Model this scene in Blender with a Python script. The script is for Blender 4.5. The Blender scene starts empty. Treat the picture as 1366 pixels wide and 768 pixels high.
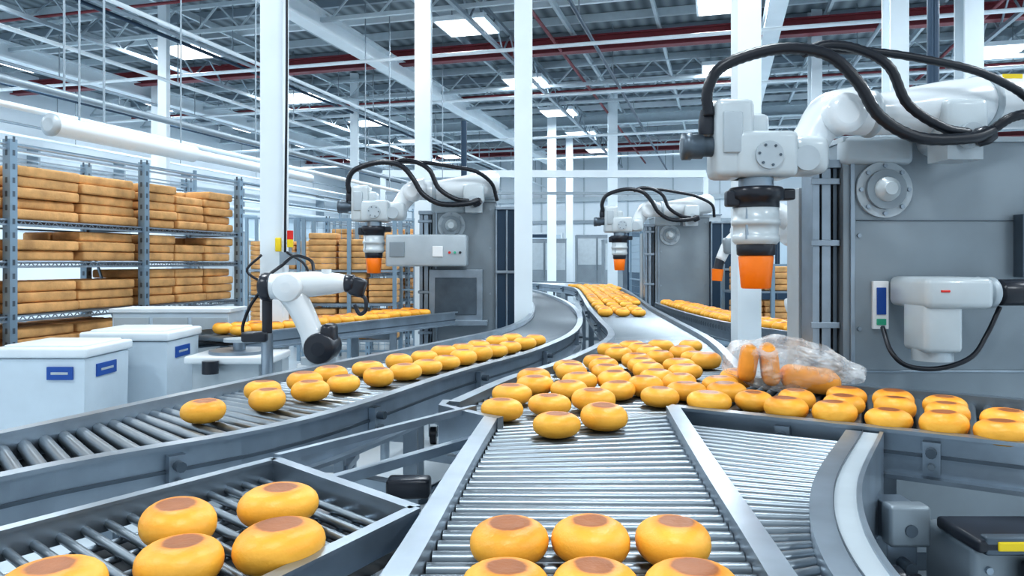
import bpy, bmesh, math, random
from mathutils import Vector, Matrix
import mathutils
random.seed(7)
S=bpy.context.scene
try:
    S.view_settings.view_transform='Standard'
    S.view_settings.exposure=0.05
    S.view_settings.look='Medium High Contrast'
except Exception as e: print('look',e)
A=math.radians(15.5); CA=math.cos(A); SA=math.sin(A)
# ---------------------------------------------------------------- materials
MATS={}
def mat(name,col,rough=.5,metal=0,noise=0,nscale=8,bump=0,bscale=60,emit=0,spec=.5,coat=0):
    if name in MATS: return MATS[name]
    m=bpy.data.materials.new(name); m.use_nodes=True
    nt=m.node_tree; b=nt.nodes['Principled BSDF']
    b.inputs['Base Color'].default_value=(*col,1); b.inputs['Roughness'].default_value=rough
    b.inputs['Metallic'].default_value=metal
    b.inputs['Specular IOR Level'].default_value=spec
    if coat: b.inputs['Coat Weight'].default_value=coat
    tc=nt.nodes.new('ShaderNodeTexCoord')
    if noise:
        n=nt.nodes.new('ShaderNodeTexNoise'); n.inputs['Scale'].default_value=nscale; n.inputs['Detail'].default_value=4
        nt.links.new(tc.outputs['Object'],n.inputs[0])
        r=nt.nodes.new('ShaderNodeValToRGB')
        r.color_ramp.elements[0].position=.3; r.color_ramp.elements[1].position=.7
        r.color_ramp.elements[0].color=(*[max(0,c*(1-noise)) for c in col],1)
        r.color_ramp.elements[1].color=(*[min(1,c*(1+noise)) for c in col],1)
        nt.links.new(n.outputs[0],r.inputs[0]); nt.links.new(r.outputs[0],b.inputs['Base Color'])
    if bump:
        n=nt.nodes.new('ShaderNodeTexNoise'); n.inputs['Scale'].default_value=bscale
        nt.links.new(tc.outputs['Object'],n.inputs[0])
        bp=nt.nodes.new('ShaderNodeBump'); bp.inputs['Strength'].default_value=bump; bp.inputs['Distance'].default_value=.01
        nt.links.new(n.outputs[0],bp.inputs['Height']); nt.links.new(bp.outputs[0],b.inputs['Normal'])
    if emit:
        b.inputs['Emission Color'].default_value=(*col,1); b.inputs['Emission Strength'].default_value=emit
    MATS[name]=m; return m
steel=mat('brushed_steel',(.34,.40,.46),.33,.8,noise=.14,nscale=6)
roller=mat('roller_steel',(.25,.29,.325),.36,.85)
dsteel=mat('dark_steel',(.12,.15,.18),.4,.7,noise=.15)
gapshade=mat('gap_shade_sheet',(.025,.032,.04),.6,.2)  # near-black colour standing in for shade below rollers and tray rods
gray=mat('machine_gray',(.27,.315,.35),.38,.35,noise=.07,nscale=3)
gray2=mat('panel_gray',(.45,.51,.55),.38,.15,noise=.05)
headm=mat('robot_housing_gray',(.54,.60,.63),.32,.05,noise=.04,coat=.3)
white=mat('robot_white',(.74,.79,.82),.28,0,noise=.03,nscale=4,coat=.4)
colw=mat('column_white',(.76,.84,.89),.42,0,noise=.04,nscale=2)
binw=mat('bin_white',(.58,.68,.76),.45,0,noise=.03)
lidw=mat('lid_white',(.72,.79,.84),.4,0,noise=.03)
black=mat('black_rubber',(.012,.015,.022),.34)
bplast=mat('black_plastic',(.022,.026,.036),.28,0,noise=.2)
orange=mat('gripper_orange',(.98,.22,.005),.35)
red=mat('signal_red',(.7,.03,.02),.3); yellow=mat('label_yellow',(.85,.62,.02),.4)
blue=mat('label_blue',(.02,.09,.36),.4); green=mat('label_green',(.05,.4,.25),.4)
labw=mat('label_white',(.85,.87,.88),.5)
rackm=mat('rack_steel',(.27,.37,.46),.38,.5)
loafm=mat('loaf_crust',(.68,.38,.155),.7,0,noise=.26,nscale=7,bump=.25)
floorm=mat('floor_epoxy',(.57,.64,.69),.2,0,noise=.06,nscale=1.2)
wallm=mat('wall_paint',(.72,.80,.86),.6,0,noise=.03,nscale=.7)
redbeam=mat('red_oxide_beam',(.20,.035,.045),.5,0,noise=.1)
beamw=mat('beam_white',(.48,.56,.61),.5,0,noise=.05)
pipem=mat('pipe_gray',(.30,.36,.41),.4,.3)
dark=mat('dark_blue_steel',(.03,.06,.10),.35,.3)
glass=mat('window_glass',(.55,.68,.78),.1,0)
lampm=mat('lamp_diffuser',(1,1,1),.5,0,emit=3)
cm=bpy.data.materials.new('ceiling_deck'); cm.use_nodes=True; nt=cm.node_tree; b=nt.nodes['Principled BSDF']
b.inputs['Roughness'].default_value=.6
tc=nt.nodes.new('ShaderNodeTexCoord'); wv=nt.nodes.new('ShaderNodeTexWave'); wv.inputs['Scale'].default_value=1.1; wv.bands_direction='X'
nt.links.new(tc.outputs['Object'],wv.inputs[0]); r=nt.nodes.new('ShaderNodeValToRGB')
r.color_ramp.elements[0].color=(.10,.13,.15,1); r.color_ramp.elements[1].color=(.24,.29,.32,1)
nt.links.new(wv.outputs[0],r.inputs[0]); nt.links.new(r.outputs[0],b.inputs['Base Color'])
# bun crust: baked top driven by the mesh's own radial attribute
bunm=bpy.data.materials.new('bun_crust'); bunm.use_nodes=True; nt=bunm.node_tree; b=nt.nodes['Principled BSDF']
at=nt.nodes.new('ShaderNodeAttribute'); at.attribute_name='bake'
nz=nt.nodes.new('ShaderNodeTexNoise'); nz.inputs['Scale'].default_value=38; nz.inputs['Detail'].default_value=5
tc=nt.nodes.new('ShaderNodeTexCoord'); nt.links.new(tc.outputs['Object'],nz.inputs[0])
ma=nt.nodes.new('ShaderNodeMath'); ma.operation='MULTIPLY_ADD'; ma.inputs[1].default_value=.16
nt.links.new(nz.outputs[0],ma.inputs[0]); nt.links.new(at.outputs['Fac'],ma.inputs[2])
r=nt.nodes.new('ShaderNodeValToRGB'); nt.links.new(ma.outputs[0],r.inputs[0])
e=r.color_ramp.elements; e[0].position=.0; e[0].color=(.38,.125,.03,1); e[1].position=1.0; e[1].color=(1.0,.50,.065,1)
x=e.new(.50); x.color=(.32,.095,.018,1); x=e.new(.59); x.color=(.84,.29,.022,1); x=e.new(.80); x.color=(.97,.41,.035,1)
n3=nt.nodes.new('ShaderNodeTexNoise'); n3.inputs['Scale'].default_value=9; n3.inputs['Detail'].default_value=3
nt.links.new(tc.outputs['Object'],n3.inputs[0])
mr=nt.nodes.new('ShaderNodeMapRange'); mr.inputs[1].default_value=.3; mr.inputs[2].default_value=.7; mr.inputs[3].default_value=.86; mr.inputs[4].default_value=1.08
nt.links.new(n3.outputs[0],mr.inputs[0]); hs=nt.nodes.new('ShaderNodeHueSaturation'); nt.links.new(mr.outputs[0],hs.inputs['Value'])
nt.links.new(r.outputs[0],hs.inputs['Color']); nt.links.new(hs.outputs[0],b.inputs['Base Color']); b.inputs['Roughness'].default_value=.42
n2=nt.nodes.new('ShaderNodeTexNoise'); n2.inputs['Scale'].default_value=110; n2.inputs['Detail'].default_value=4; nt.links.new(tc.outputs['Object'],n2.inputs[0])
bp=nt.nodes.new('ShaderNodeBump'); bp.inputs['Strength'].default_value=.22; bp.inputs['Distance'].default_value=.004
nt.links.new(n2.outputs[0],bp.inputs['Height']); nt.links.new(bp.outputs[0],b.inputs['Normal'])
# plastic film
film=bpy.data.materials.new('plastic_film'); film.use_nodes=True; nt=film.node_tree; b=nt.nodes['Principled BSDF']
b.inputs['Base Color'].default_value=(.9,.93,.95,1); b.inputs['Roughness'].default_value=.12
tr=nt.nodes.new('ShaderNodeBsdfTransparent'); mx=nt.nodes.new('ShaderNodeMixShader')
lw=nt.nodes.new('ShaderNodeTexNoise'); lw.inputs['Scale'].default_value=11; lw.inputs['Detail'].default_value=6
r=nt.nodes.new('ShaderNodeMapRange'); r.inputs[1].default_value=.42; r.inputs[2].default_value=.68; r.inputs[3].default_value=.12; r.inputs[4].default_value=.58
tc=nt.nodes.new('ShaderNodeTexCoord'); nt.links.new(tc.outputs['Object'],lw.inputs[0])
nt.links.new(lw.outputs[0],r.inputs[0]); nt.links.new(r.outputs[0],mx.inputs[0]); nt.links.new(tr.outputs[0],mx.inputs[1]); nt.links.new(b.outputs[0],mx.inputs[2])
nt.links.new(mx.outputs[0],nt.nodes['Material Output'].inputs[0])
# ---------------------------------------------------------------- builder
RB={}
def rb_template(sx,sy,sz,r,seg):
    k=(round(sx,4),round(sy,4),round(sz,4),round(r,4),seg)
    if k in RB: return RB[k]
    bm=bmesh.new(); bmesh.ops.create_cube(bm,size=1)
    for v in bm.verts: v.co=Vector((v.co.x*sx,v.co.y*sy,v.co.z*sz))
    bmesh.ops.bevel(bm,geom=list(bm.edges),offset=min(r,.49*min(sx,sy,sz)),segments=seg,affect='EDGES',profile=.5)
    bm.verts.index_update()
    RB[k]=([v.co.copy() for v in bm.verts],[[v.index for v in f.verts] for f in bm.faces]); bm.free(); return RB[k]
class G:
    def __init__(s,name,T=None,wh=False,bevel=0):
        s.name=name; s.v=[]; s.f=[]; s.mi=[]; s.sm=[]; s.mats=[]; s.T=T; s.wh=wh; s.bev=bevel; s.attr=None
    def _m(s,m):
        if m not in s.mats: s.mats.append(m)
        return s.mats.index(m)
    def add(s,vs,fs,m,smooth=False):
        o=len(s.v); i=s._m(m)
        for v in vs:
            v=Vector(v); s.v.append(s.T@v if s.T else v)
        for f in fs: s.f.append([k+o for k in f]); s.mi.append(i); s.sm.append(smooth)
    def box(s,c,d,m,rz=0,ry=0,rx=0):
        R=Matrix.Rotation(rz,3,'Z')@Matrix.Rotation(ry,3,'Y')@Matrix.Rotation(rx,3,'X'); c=Vector(c)
        vs=[c+R@Vector((x*d[0]/2,y*d[1]/2,z*d[2]/2)) for x in(-1,1) for y in(-1,1) for z in(-1,1)]
        s.add(vs,[(0,1,3,2),(4,6,7,5),(0,4,5,1),(2,3,7,6),(0,2,6,4),(1,5,7,3)],m)
    def mm(s,x0,x1,y0,y1,z0,z1,m): s.box(((x0+x1)/2,(y0+y1)/2,(z0+z1)/2),(x1-x0,y1-y0,z1-z0),m)
    def rbox(s,c,d,r,m,rz=0,ry=0,rx=0,seg=3):
        vs,fs=rb_template(*d,r,seg); R=Matrix.Rotation(rz,3,'Z')@Matrix.Rotation(ry,3,'Y')@Matrix.Rotation(rx,3,'X'); c=Vector(c)
        s.add([c+R@v for v in vs],fs,m,True)
    def beam(s,a,b,w,h,m):
        a=Vector(a);b=Vector(b);d=(b-a); L=d.length; q=d.to_track_quat('X','Z').to_matrix(); c=(a+b)/2
        vs=[c+q@Vector((x*L/2,y*w/2,z*h/2)) for x in(-1,1) for y in(-1,1) for z in(-1,1)]
        s.add(vs,[(0,1,3,2),(4,6,7,5),(0,4,5,1),(2,3,7,6),(0,2,6,4),(1,5,7,3)],m)
    def lathe(s,p,d,prof,m,n=20):
        p=Vector(p); q=Vector(d).normalized().to_track_quat('Z','Y').to_matrix(); vs=[];fs=[]
        for r,h in prof:
            for i in range(n):
                a=2*math.pi*i/n; vs.append(p+q@Vector((r*math.cos(a),r*math.sin(a),h)))
        for k in range(len(prof)-1):
            for i in range(n):
                j=(i+1)%n; fs.append((k*n+i,k*n+j,(k+1)*n+j,(k+1)*n+i))
        s.add(vs,fs,m,True)
        o=len(vs)-n
        s.add(vs[:n],[list(range(n))],m); s.add(vs[o:],[list(range(n))],m)
    def cyl(s,a,b,r,m,r2=None,n=14):
        a=Vector(a);b=Vector(b); s.lathe(a,b-a,[(r,0),(r if r2 is None else r2,(b-a).length)],m,n)
    def tube(s,pts,r,m,n=8,sub=6,straight=False,rib=0):
        P=[Vector(p) for p in pts]
        if not straight: P=crom(P,sub)
        s._skin(P,[r*(1+(rib if k%2 else 0)) for k in range(len(P))],m,n)
    def _skin(s,P,R,m,n):
        vs=[];fs=[];N=len(P);u=None
        for k,p in enumerate(P):
            t=(P[min(k+1,N-1)]-P[max(k-1,0)]).normalized()
            u=t.orthogonal().normalized() if u is None else (u-t*u.dot(t)).normalized()
            w=t.cross(u)
            for i in range(n):
                a=2*math.pi*i/n; vs.append(p+(u*math.cos(a)+w*math.sin(a))*R[k])
        for k in range(N-1):
            for i in range(n):
                j=(i+1)%n; fs.append((k*n+i,k*n+j,(k+1)*n+j,(k+1)*n+i))
        fs.append(list(range(n))); fs.append([len(vs)-n+i for i in range(n)])
        s.add(vs,fs,m,True)
    def link(s,pr,m,n=24,sub=6):
        P=crom([Vector((*p,)) for p,_ in pr],sub); R=[pr[0][1]]
        for k in range(len(pr)-1):
            for i in range(1,sub+1): R.append(pr[k][1]+(pr[k+1][1]-pr[k][1])*i/sub)
        s._skin(P,R,m,n)
    def sweep(s,path,o0,o1,z0,z1,m):
        N=len(path); vs=[];fs=[]
        for k,p in enumerate(path):
            t=(path[min(k+1,N-1)]-path[max(k-1,0)]).normalized(); nrm=Vector((-t.y,t.x))
            for o,z in((o0,z0),(o1,z0),(o1,z1),(o0,z1)):
                q=p+nrm*o; vs.append((q.x,q.y,z))
        for k in range(N-1):
            for i in range(4):
                j=(i+1)%4; fs.append((k*4+i,k*4+j,(k+1)*4+j,(k+1)*4+i))
        fs.append((0,1,2,3)); o=len(vs)-4; fs.append((o,o+1,o+2,o+3))
        s.add(vs,fs,m)
    def done(s):
        me=bpy.data.meshes.new(s.name); me.from_pydata([tuple(v) for v in s.v],[],s.f)
        for m in s.mats: me.materials.append(m)
        me.polygons.foreach_set('material_index',s.mi); me.polygons.foreach_set('use_smooth',s.sm)
        if s.attr:
            a=me.attributes.new('bake','FLOAT','POINT'); a.data.foreach_set('value',s.attr)
        bm=bmesh.new(); bm.from_mesh(me); bmesh.ops.recalc_face_normals(bm,faces=list(bm.faces)); bm.to_mesh(me); bm.free()
        me.update()
        ob=bpy.data.objects.new(s.name,me); S.collection.objects.link(ob)
        if s.wh: ob.rotation_euler=(0,0,-A)
        if s.bev:
            md=ob.modifiers.new('bev','BEVEL'); md.width=s.bev; md.segments=2; md.limit_method='ANGLE'; md.angle_limit=math.radians(50)
        return ob
def crom(P,sub):
    out=[P[0].copy()]
    for k in range(len(P)-1):
        p0=P[k-1] if k>0 else P[k]*2-P[k+1]; p1=P[k]; p2=P[k+1]; p3=P[k+2] if k+2<len(P) else P[k+1]*2-P[k]
        for i in range(1,sub+1):
            t=i/sub; out.append(.5*((2*p1)+(p2-p0)*t+(2*p0-5*p1+4*p2-p3)*t*t+(3*p1-p0-3*p2+p3)*t**3))
    return out
def V2(l): return [Vector(p) for p in l]
BZ=.95
# ---------------------------------------------------------------- room
g=G('floor',wh=True); g.mm(-18,14,-4,34,-.1,0,floorm)
for q in range(0,34,6): g.mm(-18,14,q-.01,q+.01,0,.001,gray2)
g.done()
g=G('ceiling',wh=True); g.mm(-18,14,-4,34,6.6,6.7,cm); g.done()
g=G('wall_left',wh=True); g.mm(-18.2,-18,-4,34,0,6.7,wallm); g.done()
g=G('wall_right',wh=True); g.mm(14,14.2,-4,34,0,6.7,wallm); g.done()
g=G('wall_back',wh=True); g.mm(-18.2,14.2,34,34.2,0,6.7,wallm)
for p in range(-18,15,2): g.mm(p-.03,p+.03,33.96,34,0,6.6,beamw)
g.done()
for i,p in enumerate((-13,-8,-3.5,2.5,7)):
    g=G('window_%d'%(i+1),wh=True); g.mm(p-1,p+1,33.9,33.955,1.6,2.9,colw); g.mm(p-.92,p-.03,33.88,33.9,1.7,2.8,glass); g.mm(p+.03,p+.92,33.88,33.9,1.7,2.8,glass); g.done()
for i,q in enumerate((9,13,17,21,25,29)):
    g=G('window_%d'%(i+6),wh=True); g.mm(-18,-17.93,q-1.4,q+1.4,2.4,3.5,colw); g.mm(-17.93,-17.91,q-1.3,q-.04,2.5,3.4,glass); g.mm(-17.93,-17.91,q+.04,q+1.3,2.5,3.4,glass); g.done()
g=G('door_1',wh=True); g.mm(-1.2,1.2,33.88,33.955,0,2.6,gray2); g.mm(-1.1,1.1,33.85,33.88,.05,2.5,dsteel); g.done()
g=G('trim_1',wh=True); g.mm(-17.9,13.9,33.9,33.95,3.3,3.45,pipem); g.mm(-17.9,13.9,33.8,33.95,4.3,4.5,beamw);g.mm(-18,-17.9,-4,33.8,1.9,2.1,pipem); g.done()
g=G('roof_purlins',wh=True)
q=2.0;i=0
while q<33.5:
    g.mm(-17.9,13.9,q-.04,q+.04,6.43,6.59,(beamw,pipem,colw)[i%3]); q+=1.1;i+=1
for p in (-16,-13,-10.,-8.2,-5.4,-3,-1.2,2,4,6,9,12): g.mm(p-.03,p+.03,0,33.9,6.3,6.42,beamw)
g.done()
def truss(g,p0,q0,p1,q1,z0,z1,m,n):
    g.beam((p0,q0,z0),(p1,q1,z0),.07,.07,m); g.beam((p0,q0,z1),(p1,q1,z1),.07,.07,m)
    L=lambda t:(p0+(p1-p0)*t,q0+(q1-q0)*t)
    for i in range(n):
        t0=i/n;t1=(i+.5)/n;t2=(i+1)/n
        g.beam((*L(t0),z0),(*L(t1),z1),.03,.03,m); g.beam((*L(t1),z1),(*L(t2),z0),.03,.03,m)
g=G('roof_truss',wh=True)
for q in (8,12,18,20,28): truss(g,-17.9,q,13.9,q,5.85,6.32,beamw,34)
for p in (-11.5,-4.2,4.9): truss(g,p,6,p,33.5,5.75,6.25,pipem,26)
g.done()
g=G('roof_beam',wh=True)
for p in (-14,-6.9,.9,8.2):
    g.mm(p-.15,p+.15,0,33.7,5.95,5.99,colw); g.mm(p-.15,p+.15,0,33.7,5.64,5.68,colw); g.mm(p-.03,p+.03,0,33.7,5.68,5.95,colw)
g.done()
for q,z,m in ((15.5,6.08,redbeam),(24.,6.1,beamw),(30,6.1,redbeam)):
    g=G('roof_girder',wh=True); g.mm(-17.9,13.9,q-.12,q+.12,z+.13,z+.16,m); g.mm(-17.9,13.9,q-.12,q+.12,z-.16,z-.13,m); g.mm(-17.9,13.9,q-.03,q+.03,z-.13,z+.13,m)
    g.done()
g=G('red_sprinkler_pipe',wh=True)
for p in (-12,-3.2,4.6): g.cyl((p,0,5.95),(p,33.8,5.95),.035,redbeam,n=8)
for q in (11,19.5): g.cyl((-17.8,q,6.05),(13.8,q,6.05),.03,redbeam,n=8)
g.done()
g=G('ceiling_conduit',wh=True)
for i,(p,z) in enumerate(((-17,5),(-16.4,4.6),(-15,5.4),(-12.7,5.2),(-9.9,4.9),(-9.4,5.5),(-8.7,5.3),(-7.8,5.0),(-2.2,5.5),(2.6,5.5),(6.6,5.3),(10.3,5.4),(12,4.8))):
    g.cyl((p,1,z),(p,33.8,z),.035,(pipem,colw,dark)[i%3],n=8)
    for q in range(4,33,4): g.cyl((p,q,z),(p,q,6.6),.012,pipem,n=5)
for q,z in ((12.5,5.2),(17,5.4),(21,5.1),(26,5.2)): g.cyl((-17.8,q,z),(13.8,q,z),.035,colw,n=8)
g.done()
g=G('wall_pipe_run',wh=True)
for z in (4.4,3.9,3.6): g.cyl((-17.6,0,z),(-17.6,33.8,z),.06,colw,n=8)
for q in range(1,33,3): g.box((-17.8,q,4.0),(.4,.06,1.2),pipem)
g.done()
g=G('overhead_air_duct',wh=True)
g.cyl((-6,1,2.9),(-6,16,2.9),.03,colw,n=10); g.cyl((-5.9,5.5,2.78),(-5.9,7.4,2.78),.095,colw,n=20); g.cyl((-5.9,7.4,2.78),(-5.9,10,2.78),.06,colw,n=16)
g.lathe((-5.9,5.5,2.78),(0,-1,0),[(.095,0),(.105,0.001),(.105,.03),(.06,.05)],gray2,20)
g.cyl((-6.5,1,3.25),(-6.5,20,3.25),.04,pipem,n=10)
for q in (2.5,6.2,9.5,13,15.8): g.cyl((-6,q,2.9),(-6,q,6.6),.012,pipem,n=6); g.cyl((-6.5,q,3.25),(-6.5,q,6.6),.012,pipem,n=6)
g.cyl((-5.9,5.8,2.8),(-5.9,5.8,6.6),.01,pipem,n=6);g.cyl((-5.9,7.2,2.8),(-5.9,7.2,6.6),.01,pipem,n=6)
g.done()
g=G('guard_rail',wh=True)
for z in (2.35,2.55): g.cyl((-5.95,3,z),(-5.95,14,z),.018,rackm,n=8)
for q in (3,7.5,9.3,11,14): g.cyl((-5.95,q,0),(-5.95,q,2.6),.022,rackm,n=8)
g.done()
for (x,y,w) in ((-1.9,6.,.175),(.12,8.0,.19),(-1.24,10.5,.22),(1.716,5.5,.17),(2.95,22,.26),(1.27,24,.28),(2.1,27.5,.25),(6.06,15,.21),(4.6,9,.22),(5.85,9.6,.24),(-6.5,14,.16),(-4.2,20,.2),(-9,19,.2)):
    g=G('steel_column'); h=w/2
    g.mm(-h,h,-h,-h+.02,.02,6.55,colw); g.mm(-h,h,h-.02,h,.02,6.55,colw)
    if w<.205: g.mm(-h,-h+.02,-h+.02,h-.02,.02,6.55,colw); g.mm(h-.02,h,-h+.02,h-.02,.02,6.55,colw)
    else: g.mm(-.012,.012,-h+.02,h-.02,.02,6.55,colw)
    g.mm(-h-.08,h+.08,-h-.08,h+.08,0,.02,pipem)
    o=g.done(); o.location=(x,y,0)
for x,y in ((-.57,8.9),(4.55,8.1)):
    g=G('conduit_post'); g.cyl((x,y,0),(x,y,6.5 if x>0 else 3.2),.06 if x>0 else .035,dark); g.cyl((x,y,0),(x,y,.02),.1,dark); g.done()
lm=None
for p in (-15,-10.8,-4.6,.1,5.6,11):
    for q in (0,4.5,9,13.4,17.9,21.8,25.6,29.6):
        if lm is None:
            g=G('ceiling_lamp'); g.mm(-.50,.50,-.50,.50,.03,.12,colw); g.mm(-.46,.46,-.46,.46,.02,.03,lampm)
            g.cyl((-.3,0,.1),(-.3,0,.62),.01,pipem,n=5); g.cyl((.3,0,.1),(.3,0,.62),.01,pipem,n=5)
            ob=g.done(); lm=ob.data
        else:
            ob=bpy.data.objects.new('ceiling_lamp',lm); S.collection.objects.link(ob)
        ob.rotation_euler=(0,0,-A); ob.location=(p*CA+q*SA,-p*SA+q*CA,5.92)
        ld=bpy.data.lights.new('lamp_light','AREA'); ld.shape='RECTANGLE'; ld.size=.92; ld.size_y=.92; ld.energy=108; ld.color=(.88,.95,1)
        lo=bpy.data.objects.new('lamp_light',ld); S.collection.objects.link(lo); lo.parent=ob; lo.location=(0,0,0)
w=bpy.data.worlds.new('W'); S.world=w; w.use_nodes=True; w.node_tree.nodes['Background'].inputs[0].default_value=(.78,.90,1,1); w.node_tree.nodes['Background'].inputs[1].default_value=.8
# ---------------------------------------------------------------- conveyors
def conveyor(name,L,R,z=BZ,sp=.066,rr=.021,railL=(0,1),railR=(0,1),legs=(),rh=.13,lip=.035,nseg=10,clamps=False):
    g=G(name); sub=24
    Ld=crom(V2(L),sub); Rd=crom(V2(R),sub); N=len(Ld); acc=0
    cen=[(a+b)/2 for a,b in zip(Ld,Rd)]; s=0
    for k in range(N):
        if k: s+=(cen[k]-cen[k-1]).length
        while s>=acc:
            if k==0: a,b=Ld[0],Rd[0]
            else:
                dl=(cen[k]-cen[k-1]).length; t=1-(s-acc)/dl if dl else 1
                a=Ld[k-1].lerp(Ld[k],t); b=Rd[k-1].lerp(Rd[k],t)
            g.cyl((a.x,a.y,z-rr),(b.x,b.y,z-rr),rr,roller,n=nseg)
            acc+=sp
    # added near-black sheet, painting in the shade between the rollers
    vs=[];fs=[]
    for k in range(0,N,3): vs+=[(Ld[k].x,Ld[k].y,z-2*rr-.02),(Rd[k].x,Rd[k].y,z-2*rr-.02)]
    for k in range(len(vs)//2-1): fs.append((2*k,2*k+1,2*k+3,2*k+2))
    g.add(vs,fs,gapshade)
    def rail(D,rg,side):
        D=D[int(rg[0]*(N-1)):int(rg[1]*(N-1))+1][::3]
        if len(D)<2: return
        o=side
        def sw(a,b,z0,z1,m): g.sweep(D,min(a*o,b*o),max(a*o,b*o),z0,z1,m)
        sw(.002,.014,z-rh+.014,z+lip-.012,steel); sw(.0,.05,z+lip-.012,z+lip,steel); sw(-.012,.05,z-rh,z-rh+.014,steel)
        sw(.014,.022,z-.055,z-.045,dsteel)
        if clamps:
            for k in range(5,len(D)-2,7):
                p=D[k]; t=(D[k+1]-D[k-1]).normalized(); n=Vector((-t.y,t.x))*o
                q=p+n*.03; g.box((q.x,q.y,z-.05),(.05,.03,.10),steel,rz=math.atan2(t.y,t.x))
                q=p+n*.045; g.cyl((q.x,q.y,z-.03),(q.x+n.x*.03,q.y+n.y*.03,z-.03),.016,dsteel,n=10)
                g.cyl((q.x,q.y,z-.075),(q.x+n.x*.02,q.y+n.y*.02,z-.075),.011,roller,n=8)
    rail(Ld,railL,1); rail(Rd,railR,-1)
    for t in legs:
        k=int(t*(N-1))
        for p in(Ld[k],Rd[k]):
            g.mm(p.x-.03,p.x+.03,p.y-.03,p.y+.03,.03,z-rh-.002,steel); g.cyl((p.x,p.y,0),(p.x,p.y,.03),.06,dsteel)
        a,b=Ld[k],Rd[k]; g.beam((a.x,a.y,.3),(b.x,b.y,.3),.04,.05,steel); g.beam((a.x,a.y,z-rh-.04),(b.x,b.y,z-rh-.04),.04,.06,steel)
    g.sweep(cen[::4],-.03,.03,z-rh-.03,z-rh+.01,dsteel)
    return g
g=conveyor('roller_conveyor',[(-.24,.7),(-.168,1.364),(-.11,2.0),(-.047,2.62)],[(.38,.7),(.446,1.364),(.50,2.0),(.575,2.80)],legs=(.08,.85),sp=.056,rr=.018); g.done()
BL=[(-.2,2.88),(.02,3.5),(.35,4.2),(.75,5.5),(.85,7),(.95,9),(1.15,12),(1.35,16),(1.0,18),(.2,20),(-1.5,21)]
BR=[(.60,2.88),(1.05,3.58),(1.22,4.3),(1.38,5.4),(1.5,7),(1.65,9),(1.95,12),(2.3,16),(2.2,18.5),(1.2,21.3),(-1.5,22.3)]
g=conveyor('merge_conveyor',BL,BR,railR=(.1,1),legs=(.1,.2,.3,.4,.5,.6,.75,.9),clamps=True,sp=.075)
for t in (0.12,.3,.5,.7,.9):
    a=Vector((-.047,2.62)).lerp(Vector((-.2,2.88)),t); b=Vector((.575,2.80)).lerp(Vector((.60,2.88)),t)
    g.cyl((a.x,a.y,BZ-.023),(b.x,b.y,BZ-.023),.02,roller,n=10)
g.sweep(V2([(-.03,2.60),(-.10,2.66),(-.25,2.83),(-.24,2.92)]),0,.03,BZ-.13,BZ+.036,steel)
g.done()
LL=[(-2.2,1.0),(-1.62,2.3),(-1.33,3.05),(-1.03,3.8),(-.45,5.1),(.0,6.3),(.24,8.1),(.25,11),(-.1,14),(-.9,17)]
LR=[(-1.75,1.05),(-1.30,1.93),(-.74,2.59),(-.305,3.68),(.14,4.7),(.50,6.1),(.70,8.3),(.70,11),(.4,14.6),(-.3,17.8)]
g=conveyor('curved_conveyor',LL,LR,legs=(.08,.17,.3,.42,.55,.68,.8,.95),clamps=True,rh=.15)
g.tube([(-1.9,1.5,.35),(-.9,2.9,.35),(.1,5.,.35)],.02,steel,n=8)
g.done()
g=conveyor('outfeed_conveyor',[(1.06,3.58),(1.5,3.28),(1.996,2.95),(2.7,2.45)],[(.61,2.86),(1.157,2.53),(1.557,2.28),(2.2,1.87)],sp=.054,rr=.018,legs=(.4,.9),clamps=True,lip=.03); g.done()
g=conveyor('back_conveyor',[(1.90,10),(1.84,8.5),(1.88,7),(2.05,6.1),(2.45,4.95)],[(2.3,10),(2.28,8.5),(2.32,7.2),(2.45,6.4),(2.9,5.3)],legs=(.1,.5,.9)); g.done()
g=conveyor('feed_conveyor',[(-2.35,5.6),(-1.6,6.9),(-.95,8.1)],[(-1.95,5.4),(-1.2,6.7),(-.6,7.75)],z=.98,sp=.07,legs=(.1,.6),rh=.1); g.done()
ge=[(.56,.9),(.57,1.35),(.74,1.85),(1.10,2.47)]
g=conveyor('gore_conveyor',[(.43,.9),(.475,1.3),(.53,1.9),(.625,2.74)],ge,z=.935,sp=.048,rr=.015,railL=(.99,1),railR=(0,1),legs=())
ed=crom(V2(ge),12)
g.sweep(ed,-.10,-.052,.90,.968,gray2); g.sweep(ed,-.112,-.10,.70,.975,steel); g.sweep(ed,-.052,-.050,.9,.975,dsteel)
for p in (ed[4],ed[20],ed[34]): g.mm(p.x+.03,p.x+.09,p.y-.03,p.y+.03,0,.69,steel)
g.done()
g=G('bun_tray')
c0=Vector((-.65,2.05));c1=Vector((-.212,1.64));c3=Vector((-1.28,1.14));c2=c1+Vector((-.52,-.95))
def tr(p,z): return (p.x,p.y,z)
for a,b_ in((c0,c1),(c1,c2),(c2,c3),(c3,c0)):
    g.beam(tr(a,BZ),tr(b_,BZ),.022,.055,steel); g.beam(tr(a,BZ+.032),tr(b_,BZ+.032),.03,.008,steel)
n=22
for i in range(1,n):
    t=i/n; g.cyl(tr(c0.lerp(c3,t),BZ-.012),tr(c1.lerp(c2,t),BZ-.012),.010,roller,n=8)
for i in range(1,7):
    t=i/7; g.cyl(tr(c0.lerp(c1,t),BZ-.028),tr(c3.lerp(c2,t),BZ-.028),.008,steel,n=8)
g.add([tr(c0,BZ-.06),tr(c1,BZ-.06),tr(c2,BZ-.06),tr(c3,BZ-.06)],[(0,1,2,3)],gapshade)  # added dark sheet, shade under the tray rods put in as colour
for c in (c0,c1,c2,c3): g.beam(tr(c,BZ-.03),(c.x,c.y,0.0),.035,.035,steel)
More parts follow.
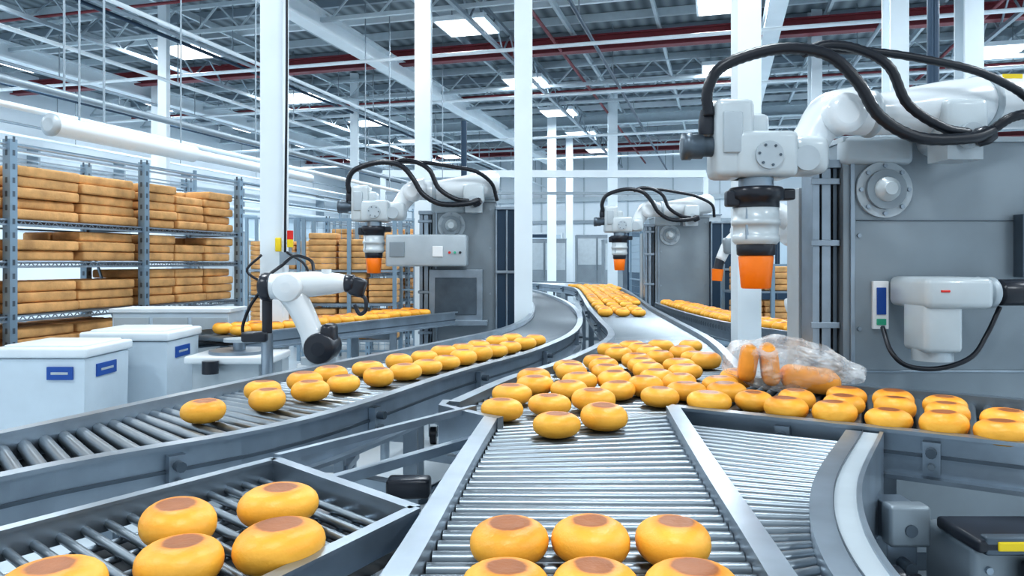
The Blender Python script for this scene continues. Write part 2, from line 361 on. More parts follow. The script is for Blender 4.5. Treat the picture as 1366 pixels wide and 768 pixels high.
g.beam(tr(c0,.4),tr(c1,.4),.03,.03,steel); g.beam(tr(c1,.4),tr(c2,.4),.03,.03,steel)
g.beam((-.65,2.07,BZ+.03),(-.14,2.78,BZ+.03),.022,.022,steel); g.beam((-.62,2.03,BZ-.06),(-.12,2.68,BZ-.06),.03,.03,steel)
g.done()
# ---------------------------------------------------------------- buns
def buns(name,pts,z=BZ,D=.160,nu=28,nv=14):
    g=G(name); g.attr=[]
    for (x,y) in pts:
        R=D/2*random.uniform(.94,1.05); H=.042*random.uniform(.90,1.08); ex=random.uniform(.94,1.06); rz=random.uniform(0,6.28)
        ox=random.uniform(-.09,.09);oy=random.uniform(-.09,.09); ph=random.uniform(0,6); ps=random.uniform(.88,1.12); vs=[];fs=[]
        tl=random.uniform(-.08,.08)
        for j in range(nv+1):
            f=-math.pi/2+math.pi*j/nv; cr=abs(math.cos(f))**.72; sz=math.copysign(abs(math.sin(f))**.92,math.sin(f))
            for i in range(nu):
                a=2*math.pi*i/nu; wob=1+.022*math.sin(2*a+ph)+.014*math.sin(3*a+2*ph)
                lx=R*cr*wob*math.cos(a)*ex; ly=R*cr*wob*math.sin(a)/ex
                zz=H*(1+sz)
                if sz>0: zz-=.005*max(0,1-(cr/.5)**2)
                zz+=tl*lx*.5*(1 if sz>-.5 else 0)
                vs.append((x+lx*math.cos(rz)-ly*math.sin(rz),y+lx*math.sin(rz)+ly*math.cos(rz),z+zz))
                rr=math.hypot(lx/R-ox,ly/R-oy)*ps if sz>0 else 1.0
                g.attr.append(min(1.0,rr))
        for j in range(nv):
            for i in range(nu):
                k=(i+1)%nu; fs.append((j*nu+i,j*nu+k,(j+1)*nu+k,(j+1)*nu+i))
        g.add(vs,fs,bunm,True)
    return g.done()
buns('bread_buns',[(-.01,1.225),(.137,1.225),(.29,1.215),(-.006,1.427),(.150,1.427),(.305,1.42),(-.01,1.04),(.14,1.035),(.3,1.035)],D=.150)
mp=[(.145,2.45),(.314,2.56),(-.035,2.71),(.14,2.80),(.312,2.88),(.753,2.86),(.585,2.97),(.44,3.12),(.72,3.10),(.0,3.02),(.24,3.15),(.88,3.08),(.10,3.24),(.30,3.34),(.57,3.2),(.46,3.36)]
Ld=crom(V2(BL),20);Rd=crom(V2(BR),20)
def at_y(D,y):
    for a,b_ in zip(D,D[1:]):
        if a.y<=y<=b_.y: return a.x+(b_.x-a.x)*(y-a.y)/(b_.y-a.y)
    return D[-1].x
y=3.42;row=0
while y<4.75:
    x0=at_y(Ld,y)+.12;x1=at_y(Rd,y)-.10; x=x0+(.09 if row%2 else 0)
    while x<x1:
        p=(x+random.uniform(-.010,.010),y+random.uniform(-.015,.015)+ (x-x0)*.08)
        if all(math.hypot(p[0]-a,p[1]-b_)>.162 for a,b_ in mp) and random.random()<.90: mp.append(p)
        x+=.19
    y+=.185;row+=1
for p in ((.73,3.27),(.9,3.25),(1.02,3.4)):
    if all(math.hypot(p[0]-a,p[1]-b_)>.16 for a,b_ in mp): mp.append(p)
buns('bread_buns',mp)
fp=[];y=7.9
while y<17.5:
    x0=at_y(Ld,y)+.1;x1=at_y(Rd,y)-.1;x=x0
    while x<x1: fp.append((x+random.uniform(-.01,.01),y+random.uniform(-.01,.01))); x+=.175
    y+=.27 if random.random()<.85 else .6
buns('bread_buns',fp,nu=14,nv=8)
buns('bread_buns',[(-1.1,2.67),(-.94,2.88),(-.83,3.09),(-.74,3.29),(-.614,3.45),(-.517,3.64),(-.433,3.83),(-.35,4.0),(-.27,4.17),(-.186,4.34),(-.10,4.52),(-.014,4.7),(.083,4.9),(.16,5.12),(-1.03,3.1),(-.86,3.55),(-.72,3.75),(-.92,3.33),(-.6,3.98),(-.49,4.18),(-.40,4.38),(-.3,4.58),(-.21,4.78),(-.1,5.0),(.0,5.22)],D=.152)
buns('bread_buns',[(-.677,1.52),(-.51,1.635),(-.587,1.325),(-.435,1.40),(-.745,1.21)])
buns('bread_buns',[(.995,2.72),(1.13,2.625),(1.27,2.53),(1.405,2.44),(1.53,2.34),(1.67,2.25),(1.10,2.90),(1.245,2.81),(1.39,2.72),(1.51,2.60),(1.65,2.50),(1.8,2.41),(1.32,2.96),(1.46,2.87),(.93,2.88),(1.6,2.77)],D=.150)
bl_=[]
for i in range(26):
    t=i/25; y=5.5+t*4.3; x=2.02+ (.0 if y>7 else (7-y)*.25); bl_+= [(x,y),(x+.17,y+.02)]
buns('bread_buns',bl_,nu=14,nv=8)
fb=[]
for i in range(15):
    t=i/14; c=Vector((-2.1,5.6)).lerp(Vector((-.98,7.55)),t); fb+=[(c.x-.08,c.y+.05),(c.x+.09,c.y-.05)]
buns('bread_buns',fb,z=.98,nu=16,nv=8)
# ---------------------------------------------------------------- robot packing cell
def cell(dx,dy,bw=1.05,servo=True,panel=False,cw=.30,sc=1.0):
    P0=Matrix.Translation((1.08,3.3,1.4))
    T=Matrix.Translation((dx,dy,0))@P0@Matrix.Scale(sc,4)@P0.inverted()
    F=lambda z:1.4-(1.4-z)/sc
    g=G('packing_machine',T=T,bevel=.006)
    x0,x1=1.60,1.60+bw
    g.mm(x0,x1,3.62,4.05,F(.12),2.10,gray)
    g.mm(x0-.01,x1+.01,3.60,4.07,2.10,2.125,gray2)
    g.mm(x0+.02,x1-.02,3.7,4.0,F(0),F(.12),dsteel)
    g.mm(x0+.03,x0+.05,3.605,3.62,F(.15),2.05,steel)
    for xx,w_ in ((x0-.115,.035),(x0-.065,.045),(x0-.022,.02)):
        g.mm(xx-w_/2,xx+w_/2,3.66,3.80,F(0),1.98,steel if w_!=.02 else dsteel)
    g.mm(x0-.14,x0,3.64,3.84,1.98,2.02,steel); g.mm(x0-.14,x0-.001,3.82,3.98,F(.3),1.9,gray2)
    for z in (.4,.8,1.2,1.6,1.9): g.mm(x0-.145,x0-.005,3.645,3.66,z,z+.03,steel)
    for x in (x0+.075,x1-.05):
        for z in (.45,.7,1.2,1.65,2.03): g.cyl((x,3.62,z),(x,3.61,z),.010,steel,n=8)
    fx,fz=1.79,1.87
    g.cyl((fx,3.62,fz),(fx,3.60,fz),.135,gray2,n=32); g.cyl((fx,3.60,fz),(fx,3.575,fz),.095,gray,n=28); g.lathe((fx,3.575,fz),(0,-1,0),[(.06,0),(.055,.02),(.035,.03),(.03,.045)],headm,20)
    for i in range(8):
        a=i*math.pi/4; g.cyl((fx+.115*math.cos(a),3.6,fz+.115*math.sin(a)),(fx+.115*math.cos(a),3.588,fz+.115*math.sin(a)),.010,steel,n=8)
    g.rbox((x0+.16,3.64,2.06),(.34,.10,.14),.03,gray2)
    if panel:
        g.rbox((x0-.02,3.40,1.62),(.76,.30,.30),.02,gray2)
        for i in range(3): g.cyl((x0+.2+i*.05,3.25,1.60),(x0+.2+i*.05,3.235,1.60),.012,(red,green,bplast)[i],n=10)
        g.mm(x0+.04,x0+.14,3.24,3.25,1.56,1.66,labw); g.mm(x0-.36,x0-.22,3.24,3.25,1.56,1.7,gray)
        g.mm(x0-.02,x0+.5,3.50,3.615,.9,1.44,steel); g.mm(x0+.04,x0+.44,3.48,3.5,1.0,1.36,dsteel); g.mm(x0-.1,x0+.55,3.45,3.6,.9,.95,steel)
    g.mm(x1,x1+cw,3.56,4.05,F(.1),2.05,dark); g.mm(x1+.03,x1+cw-.03,3.6,4.0,F(0),F(.1),dsteel)
    for z in (.4,.75,1.4,2.02): g.mm(x1+.0,x1+cw+.01,3.53,3.55,z,z+.03,steel)
    for x in (x1,x1+cw*.47,x1+cw-.015): g.mm(x,x+.02,3.55,3.56,F(.1),2.05,steel)
    if servo:
        sx=.085
        g.mm(1.735,1.81,3.60,3.62,1.20,1.43,labw); g.mm(1.75,1.795,3.593,3.60,1.27,1.40,blue); g.mm(1.75,1.795,3.593,3.60,1.22,1.25,green)
        g.rbox((1.87+sx,3.43,1.385),(.30,.34,.14),.03,headm); g.rbox((1.81+sx,3.38,1.25),(.17,.20,.26),.025,headm)
        g.cyl((1.81+sx,3.38,1.13),(1.81+sx,3.38,1.08),.085,gray2,n=24)
        g.lathe((2.0+sx,3.38,1.385),(1,0,0),[(.07,0),(.072,.02),(.058,.03),(.058,.05),(.07,.055),(.07,.08),(.06,.09)],gray2,24)
        g.lathe((2.08+sx,3.38,1.385),(1,0,0),[(.045,0),(.045,.02),(.06,.03),(.06,.21),(.053,.22),(.066,.23),(.066,.30),(.03,.32)],bplast,24)
        g.mm(1.78+sx,1.82+sx,3.255,3.262,1.39,1.40,red)
        g.tube([(1.72,3.48,1.22),(1.70,3.36,1.12),(1.76,3.33,1.06),(1.90,3.33,1.05),(2.04,3.33,1.10),(2.13,3.36,1.2),(2.2,3.38,1.32)],.011,black)
        g.mm(2.42,2.50,3.55,3.62,1.45,1.75,dsteel); g.rbox((2.56,3.55,1.62),(.10,.12,.3),.02,gray2)
        g.mm(1.66,2.6,3.612,3.62,.99,1.0,steel); g.mm(1.66,2.6,3.612,3.62,1.72,1.725,dsteel)
    g.done()
    XM=x1+.02
    r=G('robot_arm',T=T)
    r.rbox((2.05,3.70,2.19),(.34,.30,.14),.03,gray2); r.cyl((2.05,3.7,2.22),(2.05,3.7,2.30),.12,gray2,n=24)
    r.rbox((2.02,3.40,2.16),(.20,.16,.18),.03,headm); r.cyl((2.02,3.32,2.08),(2.02,3.28,2.08),.055,gray2,n=20); r.mm(1.94,2.10,3.34,3.5,1.98,2.08,gray2)
    r.cyl((2.02,3.40,2.1),(2.02,3.64,2.1),.07,gray2)
    tail=[((2.75,3.7,2.31),.135),((2.35,3.6,2.29),.13)] if bw>1 else [((XM,3.62,2.28),.10),((XM-.06,3.6,2.28),.13)]
    r.link(tail+[((2.0,3.48,2.24),.12),((1.68,3.44,2.20),.095),((1.50,3.42,2.20),.095)],white)
    r.lathe((1.66,3.44,2.20),(-1,-.05,0),[(.10,0),(.108,.01),(.108,.03),(.10,.04)],gray2,24)
    if bw>1: r.lathe((2.22,3.55,2.275),(-1,-.33,-.12),[(.128,0),(.136,.01),(.136,.03),(.128,.04)],gray2,24)
    r.link([((1.56,3.42,2.22),.10),((1.44,3.40,2.19),.098),((1.36,3.37,2.10),.083),((1.30,3.34,2.0),.078)],white)
    r.lathe((1.45,3.26,2.17),(0,-1,0),[(.085,-.14),(.09,0),(.085,.02),(.05,.03)],white,24)
    r.rbox((1.30,3.33,1.99),(.17,.18,.17),.045,headm)
    r.cyl((1.27,3.24,1.97),(1.27,3.22,1.97),.055,gray2,n=20)
    r.rbox((1.10,3.32,1.99),(.27,.22,.20),.03,headm); r.rbox((.965,3.32,2.06),(.17,.19,.34),.03,headm); r.rbox((1.06,3.33,2.11),(.12,.17,.12),.03,headm)
    r.rbox((.95,3.223,2.08),(.085,.02,.18),.008,gray2); r.cyl((1.10,3.21,1.98),(1.10,3.195,1.98),.06,gray2,n=24)
    for a in range(6): r.cyl((1.10+.045*math.cos(a),3.195,1.98+.045*math.sin(a)),(1.10+.045*math.cos(a),3.19,1.98+.045*math.sin(a)),.006,dsteel,n=6)
    r.lathe((.90,3.30,2.03),(-1,0,0),[(.045,0),(.045,.06),(.055,.065),(.055,.11),(.06,.115),(.06,.15),(.03,.155)],dsteel,20)
    r.lathe((.86,3.3,2.08),(0,0,1),[(.035,0),(.04,.02),(.04,.06),(.03,.11)],bplast,14)
    cx,cy=1.08,3.32
    r.cyl((cx,cy,1.90),(cx,cy,1.84),.075,steel,n=24)
    r.lathe((cx,cy,1.85),(0,0,-1),[(.11,0),(.12,.01),(.12,.05),(.10,.06),(.10,.09)],bplast,28)
    r.rbox((cx+.12,cy,1.82),(.09,.07,.05),.01,bplast); r.rbox((cx-.11,cy-.02,1.80),(.06,.06,.07),.01,bplast)
    r.lathe((cx,cy,1.76),(0,0,-1),[(.098,0),(.098,.05),(.104,.052),(.104,.075),(.098,.077),(.096,.12),(.101,.122),(.101,.145),(.088,.16)],headm,28)
    r.lathe((cx,cy,1.605),(0,0,-1),[(.078,0),(.084,.008),(.082,.05),(.074,.055)],bplast,28)
    r.lathe((cx,cy,1.55),(0,0,-1),[(.072,0),(.076,.005),(.064,.14),(.058,.145),(.05,.14),(.05,.08)],orange,28)
    for a in (0.6,2.2,4.): r.cyl((cx+.09*math.cos(a),cy+.09*math.sin(a),1.78),(cx+.095*math.cos(a),cy+.095*math.sin(a),1.62),.008,steel,n=6)
    r.tube([(.86,3.27,2.16),(.85,3.26,2.26),(.90,3.25,2.36),(1.04,3.24,2.42),(1.20,3.22,2.44),(1.36,3.2,2.40),(1.47,3.18,2.28),(1.56,3.18,2.14),(1.72,3.18,2.05),(1.95,3.2,2.05),(2.08,3.24,2.09)],.024,black,sub=10,rib=.09)
    r.tube([(1.25,3.22,2.42),(1.36,3.24,2.46),(1.5,3.24,2.44),(1.62,3.22,2.36),(1.70,3.22,2.2),(1.85,3.22,2.1),(1.98,3.25,2.08)],.021,black,sub=10,rib=.09)
    if bw>1:
        r.tube([(1.30,3.26,2.45),(1.6,3.28,2.44),(1.85,3.28,2.40),(2.05,3.3,2.36),(2.25,3.36,2.30),(2.4,3.4,2.22),(2.6,3.5,2.2)],.018,black,sub=10,rib=.09)
        r.tube([(2.08,3.26,2.09),(2.14,3.22,2.14),(2.22,3.22,2.16),(2.3,3.3,2.18),(2.6,3.5,2.18)],.02,black,sub=8,rib=.09)
    else:
        r.tube([(1.30,3.26,2.45),(1.6,3.28,2.44),(1.85,3.28,2.40),(2.05,3.3,2.36),(XM-.05,3.4,2.26),(XM,3.45,2.1)],.018,black,sub=10,rib=.09)
    r.lathe((2.02,3.27,2.06),(.8,-.3,.25),[(.03,0),(.042,.01),(.042,.05),(.028,.08)],bplast,14)
    if bw>1: r.mm(2.24,2.33,3.42,3.425,2.36,2.38,yellow)
    r.done()
cell(0,0)
cell(-2.54,4.6,bw=.62,servo=False,panel=True,sc=1.12,cw=.22)
cell(.50,7.7,bw=.72,servo=False,panel=False,sc=1.14)
g=G('rear_robot_arm'); xx=-.22
g.link([((2.02+xx,4.7,1.72),.08),((2.12+xx,4.7,1.62),.08),((2.14+xx,4.7,1.40),.075),((2.08+xx,4.7,1.28),.07),((1.95+xx,4.7,1.24),.055)],white)
g.cyl((2.02+xx,4.58,1.72),(2.02+xx,4.82,1.72),.10,white,n=24); g.cyl((2.1+xx,4.7,.03),(2.1+xx,4.7,1.3),.07,gray2,n=20); g.cyl((2.1+xx,4.7,0),(2.1+xx,4.7,.03),.18,gray)
g.link([((2.02+xx,4.7,1.74),.07),((1.85+xx,4.7,1.84),.07),((1.7+xx,4.7,1.80),.06)],white)
g.done()
g=G('small_pick_robot')
g.link([((2.75,9,1.9),.07),((2.6,9,1.75),.07),((2.5,9,1.55),.06)],white); g.cyl((2.5,9,1.56),(2.47,9,1.44),.055,bplast); g.cyl((2.47,9,1.44),(2.46,9,1.30),.07,orange,r2=.06)
g.cyl((2.75,9,.03),(2.75,9,1.9),.08,gray2); g.cyl((2.75,9,0),(2.75,9,.03),.18,gray); g.cyl((2.75,8.88,1.9),(2.75,9.12,1.9),.10,white,n=20); g.rbox((2.6,8.95,1.72),(.16,.16,.2),.04,gray)
g.done()
# ---------------------------------------------------------------- left cobot
g=G('pedestal_robot',bevel=.003); y=4.45
g.lathe((-1.50,y,1.375),(1,0,.03),[(.05,0),(.078,.015),(.084,.03),(.084,.07),(.074,.075)],bplast,24)
g.link([((-1.43,y,1.377),.076),((-1.32,y,1.38),.080),((-1.18,y,1.392),.076),((-1.04,y,1.397),.060),((-.99,y,1.398),.05)],white)
g.cyl((-1.1,y-.005,1.44),(-1.1,y-.005,1.48),.03,white)
g.link([((-1.31,y-.02,1.35),.082),((-1.25,y-.02,1.25),.072),((-1.19,y-.02,1.12),.068),((-1.15,y-.02,1.02),.085)],white)
g.lathe((-1.31,y-.12,1.375),(0,1,0),[(.03,0),(.08,.01),(.088,.03),(.088,.2),(.08,.22),(.03,.23)],white,24)
g.lathe((-1.12,y-.13,1.02),(0,1,0),[(.04,0),(.085,.01),(.092,.03),(.092,.2),(.085,.24),(.03,.25)],bplast,24)
g.rbox((-1.08,y-.02,1.07),(.08,.16,.18),.03,bplast)
g.lathe((-.99,y,1.398),(1,0,-.1),[(.048,0),(.055,.01),(.055,.05),(.048,.055)],bplast,20)
g.rbox((-.915,y,1.375),(.09,.09,.11),.02,bplast,ry=.3)
g.tube([(-.92,y,1.33),(-.87,y-.02,1.31),(-.865,y-.02,1.24),(-.905,y,1.215),(-.935,y,1.27)],.012,bplast)
g.cyl((-1.15,y,.92),(-1.15,y,.80),.12,white,r2=.15,n=28); g.cyl((-1.15,y,.96),(-1.15,y,.92),.10,gray2,n=28)
g.rbox((-1.25,y+.05,.77),(.70,.45,.06),.015,gray2)
for x in (-1.52,-1.0):
    for yy in (y-.1,y+.2): g.mm(x-.03,x+.03,yy-.03,yy+.03,0,.75,steel)
g.mm(-1.55,-.95,y-.1,y+.22,.3,.34,steel)
g.tube([(-1.49,y+.02,1.42),(-1.40,y+.1,1.50),(-1.32,y+.1,1.56),(-1.22,y+.1,1.53),(-1.19,y+.05,1.46)],.010,black)
g.tube([(-1.5,y+.02,1.35),(-1.56,y,1.25),(-1.60,y,1.12),(-1.55,y,1.06),(-1.46,y,1.09)],.010,black)
g.rbox((-1.52,y,1.08),(.15,.1,.06),.015,bplast)
g.cyl((-1.46,y+.02,1.1),(-1.46,y+.02,1.3),.03,bplast,n=12); g.cyl((-1.46,y+.02,.8),(-1.46,y+.02,1.1),.035,steel,n=12)
g.done()
g=G('weighing_station',bevel=.004)
g.rbox((-1.80,4.95,.90),(.56,.42,.05),.015,white); g.cyl((-1.80,4.95,.925),(-1.80,4.95,.945),.19,steel,n=32); g.cyl((-1.80,4.95,.945),(-1.80,4.95,1.00),.04,steel); g.cyl((-1.80,4.95,1.00),(-1.80,4.95,1.02),.1,gray2,n=24)
g.mm(-2.05,-1.62,4.8,5.12,.06,.88,gray2)
g.cyl((-1.90,4.72,.9),(-1.90,4.72,.82),.05,bplast,n=16)
for x in(-2.0,-1.66):
    for yy in (4.85,5.08): g.cyl((x,yy,0),(x,yy,.06),.03,black)
g.done()
g=G('signal_light'); g.cyl((-1.74,5.88,1.5),(-1.74,5.88,1.64),.012,pipem); g.cyl((-1.74,5.88,1.64),(-1.74,5.88,1.70),.024,yellow);g.cyl((-1.74,5.88,1.70),(-1.74,5.88,1.77),.024,red); g.box((-1.76,5.89,1.55),(.12,.05,.10),pipem)
g.rbox((-1.83,5.87,1.66),(.045,.03,.11),.008,yellow); g.done()
g=G('column_cable'); g.tube([(-1.77,5.89,3.9),(-1.77,5.89,3.0),(-1.78,5.89,2.0),(-1.78,5.88,1.6)],.010,black); g.tube([(-1.76,5.86,1.6),(-1.6,5.8,1.5),(-1.6,5.8,1.38),(-1.85,5.8,1.35),(-2.05,5.8,1.45),(-1.95,5.84,1.58)],.010,black); g.done()
# ---------------------------------------------------------------- bins
def bin_(x0,x1,y,zt,lab,side):
    g=G('storage_bin',bevel=.01); d=.5; cx=(x0+x1)/2; w=x1-x0
    vs=[]
    for z,s in ((.06,.95),(zt-.07,1.0)):
        for a,b_ in((-1,-1),(1,-1),(1,1),(-1,1)): vs.append((cx+a*w/2*s,y+d/2+b_*d/2*s,z))
    g.add(vs,[(0,1,2,3),(4,5,6,7),(0,1,5,4),(1,2,6,5),(2,3,7,6),(3,0,4,7)],binw)
    g.rbox((cx,y+d/2,zt-.035),(w+.04,d+.04,.06),.015,lidw); g.rbox((cx,y+d/2,zt-.002),(w-.06,d-.06,.02),.008,lidw)
    for lx in lab: g.mm(lx-.075,lx+.075,y-.012,y+.003,zt-.19,zt-.115,blue); g.mm(lx-.05,lx+.05,y-.014,y-.011,zt-.16,zt-.145,gray2)
    if side: g.mm(x1-.005,x1+.008,y+.12,y+.34,zt-.19,zt-.115,blue); g.mm(x1+.007,x1+.010,y+.16,y+.30,zt-.16,zt-.145,gray2)
    for x in (x0+.08,x1-.08):
        for yy in (y+.08,y+d-.08): g.cyl((x-.015,yy,.035),(x+.015,yy,.035),.035,black)
    g.done()
bin_(-3.00,-2.48,4.35,1.03,(-2.62,),True); bin_(-2.86,-2.30,5.0,1.06,(),True); bin_(-3.85,-3.30,4.3,.98,(-3.5,),False)
g=G('low_cabinet',bevel=.005); g.mm(-3.2,-2.27,6.0,6.35,.08,1.12,binw); g.mm(-3.22,-2.25,5.98,6.37,1.12,1.15,lidw)
for x in (-3.18,-2.87,-2.56): g.mm(x,x+.28,5.985,6.0,.12,1.08,gray2); g.cyl((x+.25,5.97,.6),(x+.25,5.97,.75),.008,steel,n=6)
for x in (-3.15,-2.32): g.mm(x-.02,x+.02,6.05,6.3,0,.08,dsteel)
g.done()
# ---------------------------------------------------------------- racks
def rack(p,qs,dep,levels,top,loaves):
    g=G('storage_rack',wh=True); m=rackm
    for q in qs:
        for pp in (p,p-dep):
            g.mm(pp-.035,pp+.035,q-.03,q+.03,0.01,top,m); g.mm(pp-.05,pp+.05,q-.05,q+.05,0,.01,m)
            for k in range(int(top/.10)): g.mm(pp+.035,pp+.037,q-.010,q+.010,.1+k*.10,.14+k*.10,dsteel); g.mm(pp-.01,pp+.01,q-.032,q-.03,.1+k*.10,.14+k*.10,dsteel)
        for z in levels: g.beam((p,q,z-.03),(p-dep,q,z-.03),.02,.03,m)
        g.beam((p-.04,q,levels[0]),(p-dep,q,levels[-1]),.015,.02,m)
    for z in levels+[top-.03]:
        for pp in (p,p-dep): g.mm(pp-.012,pp+.012,qs[0],qs[-1],z-.05,z-.035,steel); g.mm(pp-.012,pp+.012,qs[0],qs[-1],z-.012,z-.001,steel)
        if z==top-.03: continue
        q=qs[0]
        while q<qs[-1]: g.mm(p-dep,p,q-.004,q+.004,z-.010,z-.004,steel); q+=.07
        g.mm(p-dep*.5-.01,p-dep*.5+.01,qs[0],qs[-1],z-.02,z-.01,steel)
        q=qs[0]
        while q<qs[-1]-.06: g.beam((p+.0,q,z-.045),(p,q+.035,z-.008),.006,.006,steel); g.beam((p,q+.035,z-.008),(p,q+.07,z-.045),.006,.006,steel); q+=.07
    g.done()
    l=G('bread_loaves',wh=True)
    for z,n in loaves:
        for a,b_ in zip(qs,qs[1:]):
            L=.42; cnt=int((b_-a-.08)/L); L=(b_-a-.08)/cnt
            for i in range(cnt):
                nn=n-random.choice((0,0,1,1))
                for k in range(nn):
                    for dd in range(2):
                        l.rbox((p-.19-dd*.30+random.uniform(-.025,.025),a+.04+L*(i+.5)+random.uniform(-.012,.012),z+.043+k*.081),(.29,L-.03,.077),.017,loafm,seg=2,rz=random.uniform(-.05,.05))
    l.done()
rack(-5.0,(2.9,4.3,5.62,7.0),.64,[.25,.70,1.13,1.53,1.84],2.42,[(.25,4),(.70,4),(1.13,4),(1.53,3),(1.84,5)])
rack(-5.2,(10.5,12,13.6),.7,[.4,.9,1.35,1.8],2.2,[(.4,4),(.9,4),(1.35,4),(1.8,4)])
def xrack(x0,x1,y0,y1,levels,top,loaves):
    g=G('storage_rack')
    for x in (x0,(x0+x1)/2,x1):
        for y in (y0,y1): g.mm(x-.025,x+.025,y-.025,y+.025,0,top,rackm)
    for z in levels: g.mm(x0,x1,y0,y1,z-.03,z-.001,steel)
    g.mm(x0,x1,y0-.01,y0+.01,top-.03,top,rackm); g.done()
    l=G('bread_loaves')
    for z,n in loaves:
        x=x0+.23
        while x<x1-.15:
            nn=n-(random.random()<.3)
            for k in range(nn): l.rbox((x,y0+.2,z+.042+k*.082),(.37,.3,.078),.017,loafm,seg=2,rz=random.uniform(-.03,.03))
            x+=.40
    l.done()
xrack(-2.75,-1.55,9.9,10.4,[.5,.98,1.42],2.1,[(.5,5),(.98,5),(1.42,6)])
xrack(2.95,4.0,10.0,10.5,[.6,1.14],1.5,[(.6,5),(1.14,4)])
xrack(-4.6,-3.2,13.0,13.5,[.5,.95,1.4],2.3,[(.5,5),(.95,5),(1.4,6)])
def cabinet(x,y,w,d,h,m):
    g=G('control_cabinet',bevel=.006)
    g.mm(x-w/2,x+w/2,y,y+d,.1,h,m); g.mm(x-w/2+.03,x+w/2-.03,y+.03,y+d-.03,0,.1,dsteel)
    g.mm(x-.008,x+.008,y-.012,y,.15,h-.06,dsteel)
    for s in(-1,1):
        g.mm(x+s*w/4-w/4+.04,x+s*w/4+w/4-.04,y-.012,y,h*.55,h-.12,glass if m is dark else gray2)
        for k in range(6): g.mm(x+s*w/4-w/8,x+s*w/4+w/8,y-.012,y,.3+k*.05,.32+k*.05,dsteel)
        g.box((x+s*.05,y-.02,h*.5),(.02,.03,.14),steel)
    g.mm(x-w/2-.02,x+w/2+.02,y-.02,y+d+.02,h,h+.03,steel)
    g.done()
for a in ((3.9,26,1.4,.8,2.3,gray),(-.9,12.4,.8,.6,2.2,dark),(-1.9,16,1.3,.8,2.3,gray2),(-3.6,18,1.6,.8,2.2,gray),(3.4,14,1.0,.8,2.4,gray2),(4.6,13,.9,.8,2.2,dark),(5.2,18,1.8,1,2.4,gray),(3.6,19.5,1.2,.8,2.3,dark),(6.5,11,1.2,.8,2.3,gray),(-6.8,16.5,1.4,.8,2.2,gray2),(-6,22,2,.8,2.1,dark),(-.9,24.5,1.6,.8,2.3,gray2),(7.5,21,2,1,2.6,gray2),(4.7,7.2,.9,.7,2.1,gray2),(-9,24,2,.8,2.2,gray),(1.1,25.5,1.5,.8,2.3,gray),(.5,29,1.8,.9,2.6,dark),(3.4,30,1.6,.9,2.6,gray),(-3.2,28,2,.9,2.6,gray)):
    cabinet(*a)
def fence(pts,h=2.2):
    g=G('safety_fence')
    for a,b_ in zip(pts,pts[1:]):
        a=Vector(a);b_=Vector(b_);L=(b_-a).length; n=max(1,int(L/1.1))
        for i in range(n+1): p=a.lerp(b_,i/n); g.mm(p.x-.025,p.x+.025,p.y-.025,p.y+.025,0,h,rackm)
        for z in (.15,h*.5,h-.03): g.beam((a.x,a.y,z),(b_.x,b_.y,z),.03,.03,rackm)
        k=int(L/.09)
        for i in range(k): p=a.lerp(b_,i/k); g.cyl((p.x,p.y,.15),(p.x,p.y,h),.004,rackm,n=4)
        z=.25
        while z<h: g.beam((a.x,a.y,z),(b_.x,b_.y,z),.006,.006,rackm); z+=.15
    g.done()
fence([(-3.3,11.6),(-1.5,11.6)]); fence([(3.05,5.4),(4.6,4.2)],1.5); fence([(2.72,13),(2.72,17.2)],2.3)
g=G('overhead_gantry')
for x in (-3,4.5): g.mm(x-.06,x+.06,17.4,17.52,0,3.6,colw)
g.mm(-3,4.5,17.38,17.54,3.5,3.66,colw); g.mm(-3,4.5,17.4,17.5,3.1,3.16,pipem); g.done()
# ---------------------------------------------------------------- bag
bag=bmesh.new(); bmesh.ops.create_icosphere(bag,subdivisions=6,radius=1)
me=bpy.data.meshes.new('film')
for v in bag.verts:
    c=v.co.copy(); N_=mathutils.noise.noise
    ridg=1-abs(N_(c*3.1))*2; n=.9*N_(c*2.3)+.5*ridg*.5+.22*(1-abs(N_(c*9))*2)-.3
    t=max(0,(c.x-.1)); s=math.copysign(abs(c.z)**.75,c.z); k=1+.22*n
    v.co=Vector((c.x*.295*(1+.10*n),c.y*.15*k*(1-.35*t),s*.118*k*(1-.45*t)-.02*t))
    if v.co.z<-.112: v.co.z=-.112
bag.to_mesh(me); bag.free(); me.materials.append(film)
for p in me.polygons: p.use_smooth=True
par=bpy.data.objects.new('bagged_bread',None); S.collection.objects.link(par); par.location=(1.235,3.30,1.07); par.rotation_euler=(0,.05,-.25)
fo=bpy.data.objects.new('film_wrap',me); S.collection.objects.link(fo); fo.parent=par
g=G('rolls')
crust=mat('roll_crust',(.90,.36,.05),.45,0,noise=.2,nscale=10)
for x,h,t in((-.19,.16,.12),(-.10,.18,-.15)):
    g.rbox((x,-.035,.0),(.075,.17,h),.036,crust,seg=5,ry=t)
g.rbox((.07,-.02,-.055),(.24,.20,.10),.045,crust,seg=5,ry=.05)
ro=g.done(); ro.parent=par
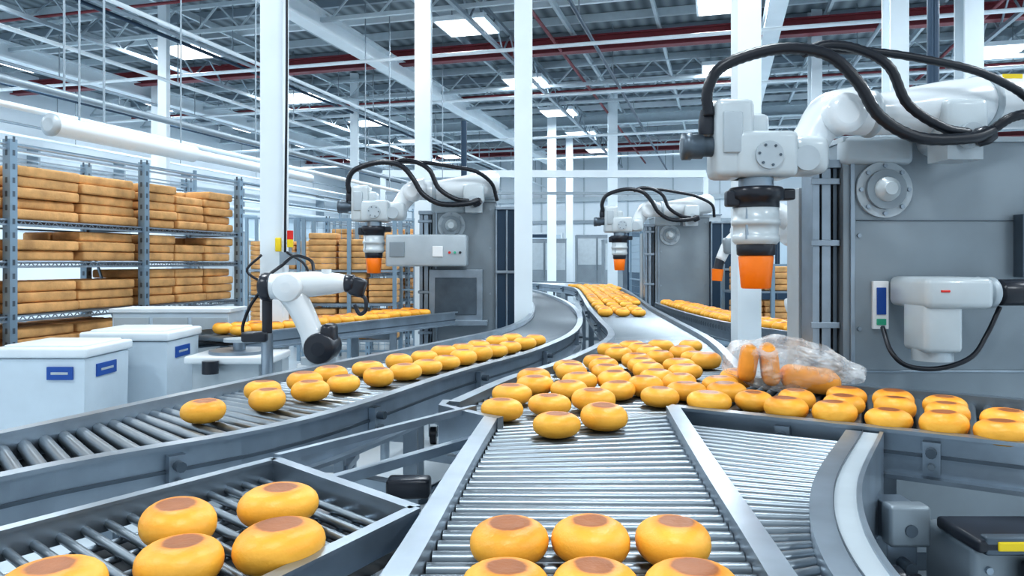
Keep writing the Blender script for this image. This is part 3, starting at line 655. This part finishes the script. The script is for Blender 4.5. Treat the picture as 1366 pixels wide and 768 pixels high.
# ---------------------------------------------------------------- machinery under right conveyor
g=G('drive_unit',bevel=.005)
g.mm(1.10,1.19,2.20,2.30,.50,.81,steel); g.rbox((1.145,2.18,.76),(.12,.06,.12),.012,gray)
for z in (.56,.64,.75): g.cyl((1.145,2.2,z),(1.145,2.145,z),.018,dsteel,n=12)
g.rbox((1.42,2.12,.64),(.38,.24,.24),.02,gray); g.rbox((1.45,2.06,.775),(.46,.20,.035),.01,bplast); g.mm(1.27,1.41,1.955,1.962,.765,.79,yellow); g.rbox((1.34,1.975,.777),(.20,.03,.05),.006,dsteel)
g.rbox((1.38,1.96,.66),(.075,.06,.15),.012,bplast); g.cyl((1.38,1.935,.69),(1.38,1.92,.69),.018,blue,n=14); g.cyl((1.38,1.935,.62),(1.38,1.92,.62),.012,steel,n=10)
for x in (1.27,1.55):
    for z in (.56,.70): g.cyl((x,2.0,z),(x,1.99,z),.010,steel,n=8)
g.rbox((1.63,2.0,.60),(.20,.24,.34),.02,gray2)
g.lathe((.96,1.95,.56),(1,0,0),[(.03,0),(.03,.03),(.06,.035),(.06,.12),(.045,.125),(.045,.17),(.07,.18),(.07,.33)],steel,24)
g.lathe((1.0,2.08,.62),(1,.1,0),[(.04,0),(.055,.01),(.055,.08),(.03,.09),(.03,.14)],bplast,20)
g.mm(.97,1.75,1.9,2.25,.36,.42,steel); g.mm(1.0,1.06,2.0,2.06,0,.36,steel); g.mm(1.66,1.72,2.0,2.06,0,.36,steel)
g.mm(.98,1.2,1.98,2.12,.42,.50,steel)
g.tube([(1.5,1.98,.74),(1.52,1.90,.7),(1.5,1.90,.6),(1.6,1.90,.5)],.01,black)
g.done()
g=G('caster_frame',bevel=.003)
for x,y in ((-.66,6.3),(-.42,5.95)):
    g.cyl((x-.025,y,.07),(x+.025,y,.07),.07,black,n=24); g.cyl((x-.028,y,.07),(x+.028,y,.07),.03,steel,n=14)
    g.box((x-.035,y,.12),(.008,.05,.12),steel); g.box((x+.035,y,.12),(.008,.05,.12),steel); g.box((x,y,.18),(.09,.09,.012),steel)
g.beam((-.66,6.3,.22),(-.42,5.95,.22),.06,.08,steel); g.beam((-.66,6.3,.22),(-.95,5.6,.22),.05,.06,steel); g.cyl((-.95,5.6,0),(-.95,5.6,.25),.035,steel)
g.mm(-.57,-.51,6.1,6.16,.22,.78,steel)
g.done()
g=G('pneumatic_stop',bevel=.003)
g.beam((-.62,2.9,.68),(-.36,2.75,.68),.05,.05,steel); g.rbox((-.38,2.76,.695),(.16,.09,.07),.015,bplast); g.beam((-.55,2.86,.66),(-.55,2.86,0),.05,.05,steel); g.mm(-.6,-.5,2.81,2.91,0,.02,steel)
g.done()
# ---------------------------------------------------------------- camera
c=bpy.data.cameras.new('camera'); co=bpy.data.objects.new('camera',c); S.collection.objects.link(co)
co.location=(0,0,1.52); co.rotation_euler=(math.radians(90),0,0); c.sensor_width=36; c.lens=36*1000/1366; c.shift_y=-34/1366; c.clip_end=200; c.clip_start=.05
S.camera=co
